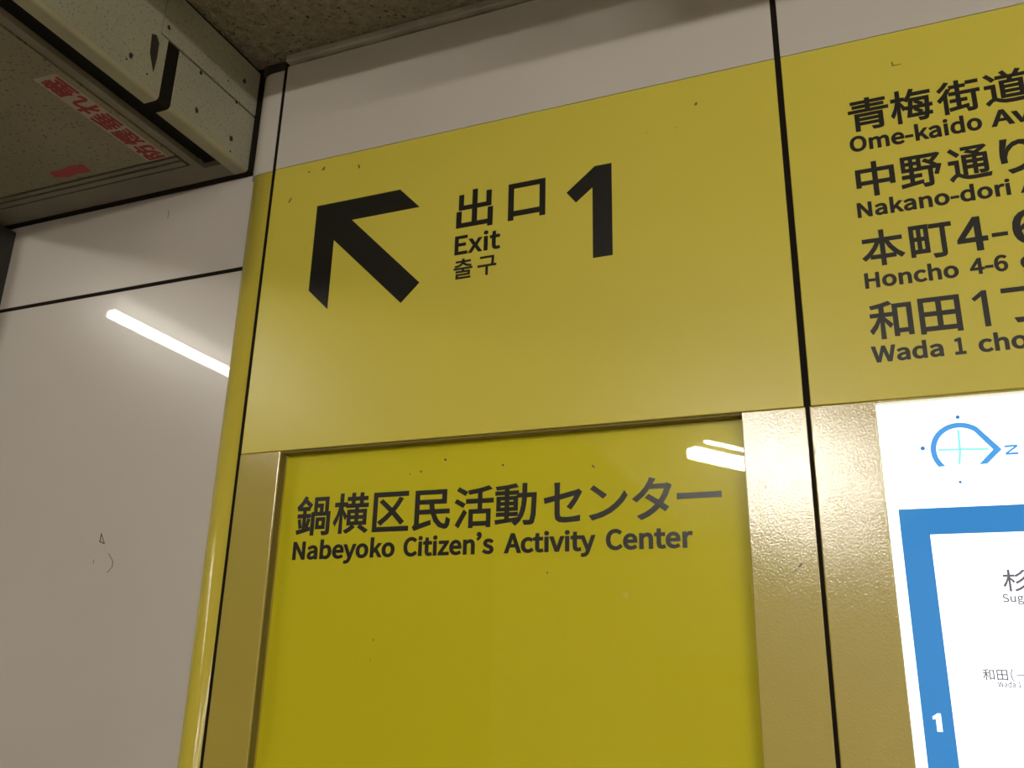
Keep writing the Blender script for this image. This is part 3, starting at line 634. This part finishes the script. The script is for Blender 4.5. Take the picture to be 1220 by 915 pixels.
# ------------------------------------------------------------------ area sign on the right
ar = thing('area_sign', 'yellow sign panel listing streets and districts, right of the exit sign', 'sign', ((JR + JR2) / 2, .02, SB))
obj('panel', boxes((JR + .0043, JR2 - .0043, 0, .03, SB + .0006, ST), bevel=.0012), M['sign_yellow'], ar)
B = 20
ink('lettering', fit(glyph('青', B), .0262, .0791, 2.2335, 2.2862) + fit(glyph('梅', B), .0809, .1340, 2.2330, 2.2862) + fit(glyph('街', B), .1395, .1925, 2.2335, 2.2850)
    + fit(glyph('道', B), .1965, .2500, 2.2340, 2.2862), M['black'], ar, F, label='black Japanese avenue name, top row')
ink('lettering', latin('Ome-kaido', .0241, .1887, 2.2030, .0232, 34, .1) + latin('Ave.', .1987, .2780, 2.2030, .0232, 34, .1), M['black'], ar, F, label='black words Ome-kaido Ave.')
ink('lettering', fit(glyph('中', B), .0268, .0762, 2.1300, 2.1832) + fit(glyph('野', B), .0824, .1342, 2.1310, 2.1810) + fit(glyph('通', B), .1408, .1915, 2.1302, 2.1810)
    + fit(glyph('り', B), .2020, .2430, 2.1295, 2.1815), M['black'], ar, F, label='black Japanese avenue name, second row')
ink('lettering', latin('Nakano-dori', .0243, .2085, 2.1008, .0215, 34, .1) + latin('Ave.', .2185, .2960, 2.1008, .0215, 34, .1), M['black'], ar, F, label='black words Nakano-dori Ave.')
ink('lettering', fit(glyph('本', B), .0236, .0769, 2.0262, 2.0785) + fit(glyph('町', B), .0833, .1343, 2.0268, 2.0765) + fit(glyph('4', 20), .1386, .1742, 2.0286, 2.0769)
    + fit(glyph('-', 10), .1784, .1967, 2.0446, 2.0500) + fit(glyph('6', 20), .2022, .2400, 2.0282, 2.0772) + fit(glyph('丁', B), .2500, .3030, 2.0270, 2.0750) + fit(glyph('目', B), .3130, .3530, 2.0262, 2.0760),
    M['black'], ar, F, label='black Japanese district name with 4-6')
ink('lettering', latin('Honcho', .0236, .1354, 1.9963, .0212, 34, .1) + latin('4-6', .1481, .1912, 1.9968, .0212, 34, .1) + latin('chome', .2045, .3060, 1.9963, .0212, 34, .1),
    M['black'], ar, F, label='black words Honcho 4-6 chome')
ink('lettering', fit(glyph('和', B), .0233, .0755, 1.9230, 1.9752) + fit(glyph('田', B), .0828, .1312, 1.9235, 1.9728)
    + [[(.1568, 1.9737), (.1622, 1.9737), (.1622, 1.9253), (.1556, 1.9253), (.1556, 1.9660), (.1478, 1.9600), (.1446, 1.9642)]]
    + fit(glyph('丁', B), .1778, .2320, 1.9262, 1.9730) + fit(glyph('目', B), .2420, .2820, 1.9235, 1.9735), M['black'], ar, F, label='black Japanese district name with 1, lowest pair')
ink('lettering', latin('Wada', .0219, .1056, 1.8928, .0213, 34, .1) + latin('1', .1180, .1306, 1.8928, .0213, 34, .1) + latin('chome', .1446, .2463, 1.8928, .0213, 34, .1), M['black'], ar, F, label='black words Wada 1 chome')
dirt(ar, [(.0915, 2.3325, .001, .004, .2), (.0965, 2.3290, .007, .0007, -.05)], 0, M['ochre'])

# ------------------------------------------------------------------ poster case below the exit sign
CB = .81


def u_frame(x0, x1, a, b, y0, y1, rail):
    bm = prism([(x0, SB), (a, SB), (a, CB + rail), (b, CB + rail), (b, SB), (x1, SB), (x1, CB), (x0, CB)], 'y', y0, y1)
    bmesh.ops.recalc_face_normals(bm, faces=bm.faces)
    es = [e for e in bm.edges if all(abs(v.co.y - y0) < 1e-6 for v in e.verts)]
    bmesh.ops.bevel(bm, geom=es, offset=.0014, segments=2, affect='EDGES', profile=.5)
    return bm


pc = thing('poster_case', 'gold framed glass case with yellow activity center notice below the exit sign', 'notice case', ((JL + JR) / 2, .02, CB))
obj('frame', u_frame(JL + .0028, JR - .0025, -.8823, -.1454, 0, .03, .08), M['gold'], pc, 'gold frame')
obj('dark_strip', boxes((-.8828, -.1450, .0040, .03, SB - .0030, SB + .0001), (-.8828, -.8812, .0035, .0164, CB + .078, SB - .003)), M['dark_strip'], pc, 'dark olive strips painted as shade along the glass edge')  # dark strips paint the shade in the frame's top lip and left jamb
dirt(pc, [(-.0855, 1.6395, .0035, .0012, .9), (-.0905, 1.634, .003, .0006, .9)], 0, M['scuff'])
bd = obj('board', boxes((-.8860, -.1420, .0225, .032, CB + .06, SB - .003)), M['board'], pc, 'bright yellow board')
obj('glass_pane', boxes((-.8826, -.1450, .0165, .0190, CB + .079, SB - .0036)), M['glass'], pc)
b = 19
L1 = [('鍋', -.8535, -.7900, 1.7055, 1.7697), ('横', -.7844, -.7196, 1.7060, 1.7703), ('区', -.7129, -.6497, 1.7068, 1.7682), ('民', -.6437, -.5797, 1.7060, 1.7674),
      ('活', -.5738, -.5100, 1.7068, 1.7692), ('動', -.5080, -.4428, 1.7070, 1.7696), ('セ', -.4321, -.3742, 1.7088, 1.7668), ('ン', -.3651, -.3084, 1.7100, 1.7600),
      ('タ', -.3027, -.2467, 1.7076, 1.7667), ('ー', -.2403, -.1802, 1.7336, 1.7426)]
cs = []
for ch, x0, x1, z0, z1 in L1: cs += fit(glyph(ch, b), x0, x1, z0, z1)
ink('lettering', cs, M['black'], bd, .0224)
ink('lettering', latin('Nabeyoko', -.8541, -.6705, 1.6690, .0272, 37, .05) + latin('Citizen’s', -.6558, -.5080, 1.6690, .0272, 37, .05) + latin('Activity', -.4922, -.3550, 1.6690, .0272, 37, .05)
    + latin('Center', -.3405, -.2205, 1.6690, .0272, 37, .05), M['black'], bd, .0224)
dirt(bd, [(-.497, 1.7985, .0016, .0020, .4), (-.358, 1.787, .0014, .003, .7), (-.652, 1.794, .0012, .0012, 0), (-.633, 1.797, .0015, .0015, 0), (-.592, 1.813, .002, .002, 0),
          (-.4255, 1.640, .0012, .0012, 0), (-.697, 1.548, .0012, .0012, 0), (-.700, 1.520, .0010, .0010, 0)], .0224, M['scuff'])

# ------------------------------------------------------------------ backlit map below the area sign
mp = thing('map_light_box', 'gold framed backlit white and blue area map on the right', 'map', ((JR + JR2) / 2, .02, CB))
obj('frame', u_frame(JR + .0025, JR2 - .0028, .0200, .7590, 0, .03, .08), M['gold'], mp, 'gold frame')
obj('top_rail', boxes((.0203, .7587, .0005, .03, SB - .0028, SB + .0001), bevel=.0006), M['gold'], mp)
dp = obj('map_panel', boxes((.0170, .7620, .0125, .022, CB + .06, SB - .0020)), M['map_white'], mp, 'glowing white map panel')
Q = .0124
bo = .0327
ink('map_border', [[(bo, 1.7053), (.7463, 1.7053), (.7463, .90), (bo, .90)], [(.0645, 1.6736), (.7145, 1.6736), (.7145, .932), (.0645, .932)]], M['map_blue'], dp, Q, label='blue border band', nested=True)
cx, cz, ro, ri = .1105, 1.7752, .0336, .0273
a0, a1 = math.radians(216.5), math.radians(52)
N = 40
tip, tipi = (.1540, 1.7722), (.1449, 1.7727)
outer = [(cx + ro * math.cos(a0 + (a1 - a0) * i / N), cz + ro * math.sin(a0 + (a1 - a0) * i / N)) for i in range(N + 1)]
b0 = math.radians(225.5)
inner = [(cx + ri * math.cos(b0 + (a1 - b0) * i / N), cz + ri * math.sin(b0 + (a1 - b0) * i / N)) for i in range(N + 1)]
co = ink('compass', [outer + [tip, (.1362, 1.7556), (.1278, 1.7556), tipi] + inner[::-1]], M['map_mid'], dp, Q, label='blue compass ring with a point to the right')  # lower arc left out of the shape: lamp glare hides it there
ink('cross', [[(.0852, 1.7775), (.1080, 1.7767), (.1089, 1.8000), (.1115, 1.8000), (.1106, 1.7766), (.1402, 1.7747), (.1402, 1.7723), (.1105, 1.7741), (.1078, 1.7572), (.1052, 1.7572), (.1079, 1.7742), (.0852, 1.7750)]], M['map_cyan'], co, Q, label='thin pale cyan cross')
for x, z, r in ((.0684, 1.7795, .0026), (.1117, 1.8159, .0023), (.1046, 1.7352, .0017)):
    ink('dot', [[(x + r * math.cos(t * math.pi / 10), z + r * math.sin(t * math.pi / 10)) for t in range(20)]], M['map_blue'], co, Q)
n = [[(p[1], -p[0]) for p in q] for q in glyph('N', 16)]
ink('lettering', fit(n, .1572, .1708, 1.7650, 1.7768), M['map_mid'], co, Q, label='blue letter N on its side')
k = .0122
ink('lettering', kanji('杉並区', .1338, .0272, 1.6052, .0262, 12), M['map_grey'], dp, Q, label='grey Japanese ward name')
ink('lettering', latin('Suginami', .1312, .1848, 1.5942, .0088, 16), M['map_grey'], dp, Q, label='grey word Suginami')
ink('lettering', kanji('和田', .1000, .0132, 1.5085, .0132, 10) + fit(glyph('(', 0), .1282, .1312, 1.5078, 1.5218) + fit(glyph('一', 0), .1338, .1450, 1.5146, 1.5156), M['map_grey'], dp, Q, label='small grey Japanese place name')
ink('lettering', latin('Wada 1', .1140, .1372, 1.5020, .0058, 16), M['map_grey'], dp, Q, label='tiny grey words Wada 1')
w1 = [(.0488, 1.4722), (.0522, 1.4722), (.0522, 1.4528), (.0466, 1.4528), (.0466, 1.4662), (.0436, 1.4655), (.0432, 1.4685)]
ink('numeral', [w1], M['map_white'], dp, Q - .0004, label='white numeral 1 on the blue border')

# ------------------------------------------------------------------ smoke barrier housing (the beam)
ZB, XR, XL, YE, YF = 2.400, -1.032, -1.700, .008, -5.0
sb = thing('smoke_barrier_housing', 'grey speckled steel smoke barrier beam under the ceiling, top left', 'beam', ((XR + XL) / 2, -2.5, ZB))
obj('core', boxes((XL + .006, XR - .004, YF, YE - .001, ZB + .012, CEIL - .004)), M['dark'], sb)
obj('side_panel', boxes((XR - .004, XR, -.199, YE, ZB + .009, 2.5190), bevel=.0006), M['beam'], sb)
obj('side_panel', boxes((XR - .004, XR + .0004, -.243, YE, 2.5225, CEIL - .012), bevel=.0006), M['beam'], sb)
obj('side_panel', prism([(-.2265, ZB + .009), (-.2265, 2.5198), (-.2445, 2.5198), (-.2445, CEIL - .012), (YF, CEIL - .012), (YF, ZB + .009)], 'x', XR - .004, XR), M['beam'], sb)
obj('side_panel', boxes((XL, XL + .004, YF, YE, ZB, CEIL - .012), bevel=.0006), M['beam'], sb)


def lip_in(y0, y1):
    pts = [(XR - .029, ZB + .011), (XR - .029, ZB + .0008)]
    for i in range(9):
        a = math.pi / 2 * i / 8
        pts.append((XR - .0085 + .0078 * math.sin(a), ZB + .0085 - .0078 * math.cos(a)))
    pts.append((XR - .006, ZB + .011))
    return prism(pts, 'y', y0, y1)


def lip(y0, y1):
    pts = [(XR - .030, ZB + .012), (XR - .030, ZB)]
    for i in range(9):
        a = math.pi / 2 * i / 8
        pts.append((XR - .008 + .008 * math.sin(a), ZB + .008 - .008 * math.cos(a)))
    pts.append((XR, ZB + .0088))
    pts.append((XR - .006, ZB + .012))
    return prism(pts, 'y', y0, y1)


for y0, y1 in ((-.199, YE), (YF, -.2265)):
    e = obj('edge_strip', lip(y0, y1), M['beam_lip'], sb, 'worn cream lower edge')
obj('dark_strip', bars([lip_in(-.2266, -.1989), boxes((XR - .0035, XR - .0008, -.2266, -.1989, ZB + .009, 2.5197))]), M['grime'], sb, 'black rubber seal')
obj('end_strip', boxes((XL + .004, XR - .030, -.030, YE, ZB, ZB + .012), (XL + .004, XR - .070, -.047, -.030, ZB, ZB + .012)), M['rim'], sb)
obj('inner_strip', boxes((XR - .0885, XR - .071, YF, -.047, ZB, ZB + .012), bevel=.0008), M['rim'], sb)
obj('rim', boxes((XL + .02, XR - .0945, -.0640, -.0510, ZB - .001, ZB + .012), bevel=.001), M['rim'], sb)
obj('rim', boxes((XL + .02, XR - .0945, -.0775, -.0680, ZB, ZB + .012), bevel=.001), M['rim'], sb)
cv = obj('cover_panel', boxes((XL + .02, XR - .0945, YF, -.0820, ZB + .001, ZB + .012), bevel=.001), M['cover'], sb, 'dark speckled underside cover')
zz = ZB + .001
st = obj('warning_sticker', prism([(-1.187, -.0740 - .010), (-1.1385, -.0740 - .010), (-1.1385, -.3370), (-1.187, -.3400)], 'z', zz - .0006, zz + .0004), M['sticker'], cv, 'faded pale strip sticker')
cs = []
for i, ch in enumerate('防煙垂れ壁'):
    cs += fit(glyph(ch, 34), i * .0495, i * .0495 + .0465, 0, .0415)
ink('lettering', cs, M['sticker_red'], st, 0, .0003, 'red Japanese smoke barrier wording', mapper=lambda x, z, h: Vector((-1.1425 - z, -.0865 - x, zz - .0009 + h)))
obj('sticker_remnant', prism([(-1.403, -.103), (-1.372, -.094), (-1.345, -.098), (-1.318, -.093), (-1.312, -.118), (-1.345, -.124), (-1.372, -.118), (-1.396, -.121)], 'z', zz - .0004, zz + .0004), M['red_stain'], cv, 'red sticker remnant')
for y, z, r in ((-.2315 + .001, 2.5425, .0042), (-.145, 2.5135, .0040), (-.034, 2.5740, .0055), (-.141, 2.4370, .0050), (-.048, 2.4380, .0052), (-.295, 2.4375, .0052),
                (-.047, 2.5180, .0035), (-.076, 2.5450, .0020), (-.212 - .09, 2.425, .002), (-.045, 2.412, .002), (-.44, 2.44, .0022), (-.258, 2.4285, .0018)):
    pts = []
    for i in range(10):
        t = 2 * math.pi * i / 10
        q = r * (.75 + .5 * random.random())
        pts.append((y + q * .8 * math.cos(t), z + q * math.sin(t)))
    obj('screw_hole', prism(pts, 'x', XR - .001, XR + .0007), M['hole'], sb)
obj('scuff_mark', prism([(-.2625, 2.505), (-.2530, 2.510), (-.2450, 2.500), (-.2440, 2.470), (-.2465, 2.440), (-.2520, 2.452), (-.2600, 2.470)], 'x', XR - .001, XR + .0005), M['hole'], sb, 'dark vertical smear')

# ------------------------------------------------------------------ guide rail of the barrier, at the far left
gr = thing('guide_rail', 'dark vertical guide rail below the left end of the beam', 'rail', (-1.70, 0, 0))
obj('channel', prism([(-1.760, .022), (-1.760, -.030), (-1.722, -.030), (-1.722, .008), (-1.6870, .008), (-1.6870, -.030), (-1.6500, -.030), (-1.6500, .022)], 'z', .10, 2.387), M['rail'], gr)
obj('slot_lining', boxes((-1.7215, -1.6875, .004, .0078, .10, 2.386)), M['dark'], gr)

# ------------------------------------------------------------------ unseen ceiling bar in front of the bay, added to shade the wall top
cd = thing('shadow_bar', 'unseen grey bar added under the ceiling to cast the wall-top shadow', 'grey_bar', (0, -.47, CEIL))
obj('bar_body', boxes((-1.02, 3.0, -.52, -.42, CEIL - .078, CEIL - .001), bevel=.003), M['grey_bar'], cd)
obj('bar_step', boxes((-.27, .40, -.53, -.41, CEIL - .137, CEIL - .0005), bevel=.004), M['grey_bar'], cd)  # added lower step for the second, deeper shadow band
for x in (-.6, 1.0, 1.8): obj('clip', boxes((x, x + .03, -.523, -.417, CEIL - .080, CEIL - .0005), bevel=.001), M['lamp_white'], cd)

# ------------------------------------------------------------------ lamps
def lamp(p, q, label, tubes=((0, .017, 0),), group=None, m='tube', wide=None):
    p, q = Vector((*p, CEIL)), Vector((*q, CEIL))
    mid, d = (p + q) / 2, (q - p)
    L = d.length
    t = thing('fluorescent_lamp', label, 'lamp', mid, group)
    t.rotation_euler = (0, 0, math.atan2(d.y, d.x))
    w = wide or max(abs(o) + r for o, r, _ in tubes) + .02
    def part(name, bm, m):
        bmesh.ops.recalc_face_normals(bm, faces=bm.faces)
        me = bpy.data.meshes.new(name)
        bm.to_mesh(me)
        bm.free()
        me.materials.append(m)
        o = bpy.data.objects.new(name, me)
        C.objects.link(o)
        o.parent = t
        return o
    part('housing', prism([(-w - .04, -.001), (-w, -.045), (w, -.045), (w + .04, -.001)], 'x', -L / 2 - .04, L / 2 + .04), M['lamp_white'])
    for o, r, sh in tubes:
        for s in (-1, 1): part('socket', boxes((sh + s * (L / 2 + .006) - .006, sh + s * (L / 2 + .006) + .006, o - .012, o + .012, -.078 + r * .6, -.043), bevel=.002), M['lamp_white'])
        part('tube', rod(bmesh.new(), (sh - L / 2, o, -.078), (sh + L / 2, o, -.078), r), M[m])
    return t


lamp((-2.145, -.70), (-2.178, -1.90), 'fluorescent lamp beyond the beam, mirrored in the left wall', m='tube_old', wide=.11)
lamp((-.757, -3.005), (.06, -4.265), 'wide twin fluorescent lamp mirrored in the glass and the gold frames', ((-.012, .036, -.01), (.178, .010, -.12)), m='tube_mid')
lamp((1.6, -2.6), (2.8, -2.6), 'unseen fluorescent fill lamp added right of the camera', ((0, .02, 0),))  # added fill: this and the next three lamps only brighten the sign wall
lamp((1.6, -4.0), (2.8, -4.0), 'unseen fluorescent fill lamp added farther back on the right', ((0, .02, 0),))
lamp((1.4, -6.0), (2.6, -6.0), 'unseen fluorescent fill lamp added near the front wall, left of the corner one', ((0, .02, 0),))
lamp((3.2, -6.3), (4.4, -6.3), 'unseen fluorescent fill lamp added near the front wall, far right corner', ((0, .02, 0),))

# ------------------------------------------------------------------ notice board on the opposite wall (it shows faintly in the glass)
nb = thing('notice_board', 'framed pale notice board with a dark title band on the front wall', 'notice board', (-1.2, -7.05, .6))
nf = prism([(-1.92, .60), (-.55, .60), (-.55, 1.74), (-1.92, 1.74)], 'y', -7.048, -7.02)
obj('backing', nf, M['grey_bar'], nb)
obj('sheet', boxes((-1.86, -.61, -7.021, -7.014, .66, 1.69)), M['lamp_white'], nb)
obj('title_band', boxes((-1.74, -.66, -7.0145, -7.012, 1.455, 1.585)), M['door_dark'], nb)
el = thing('guide_lamp', 'small square guide lamp high on the front wall', 'lamp', (-2.18, -7.05, 2.21))
obj('housing', boxes((-2.23, -2.13, -7.048, -7.01, 2.20, 2.30), bevel=.006), M['lamp_white'], el)
obj('lens', boxes((-2.21, -2.15, -7.0105, -7.004, 2.225, 2.285), bevel=.002), M['map_white'], el)

bpy.data.meshes.remove(tmp)
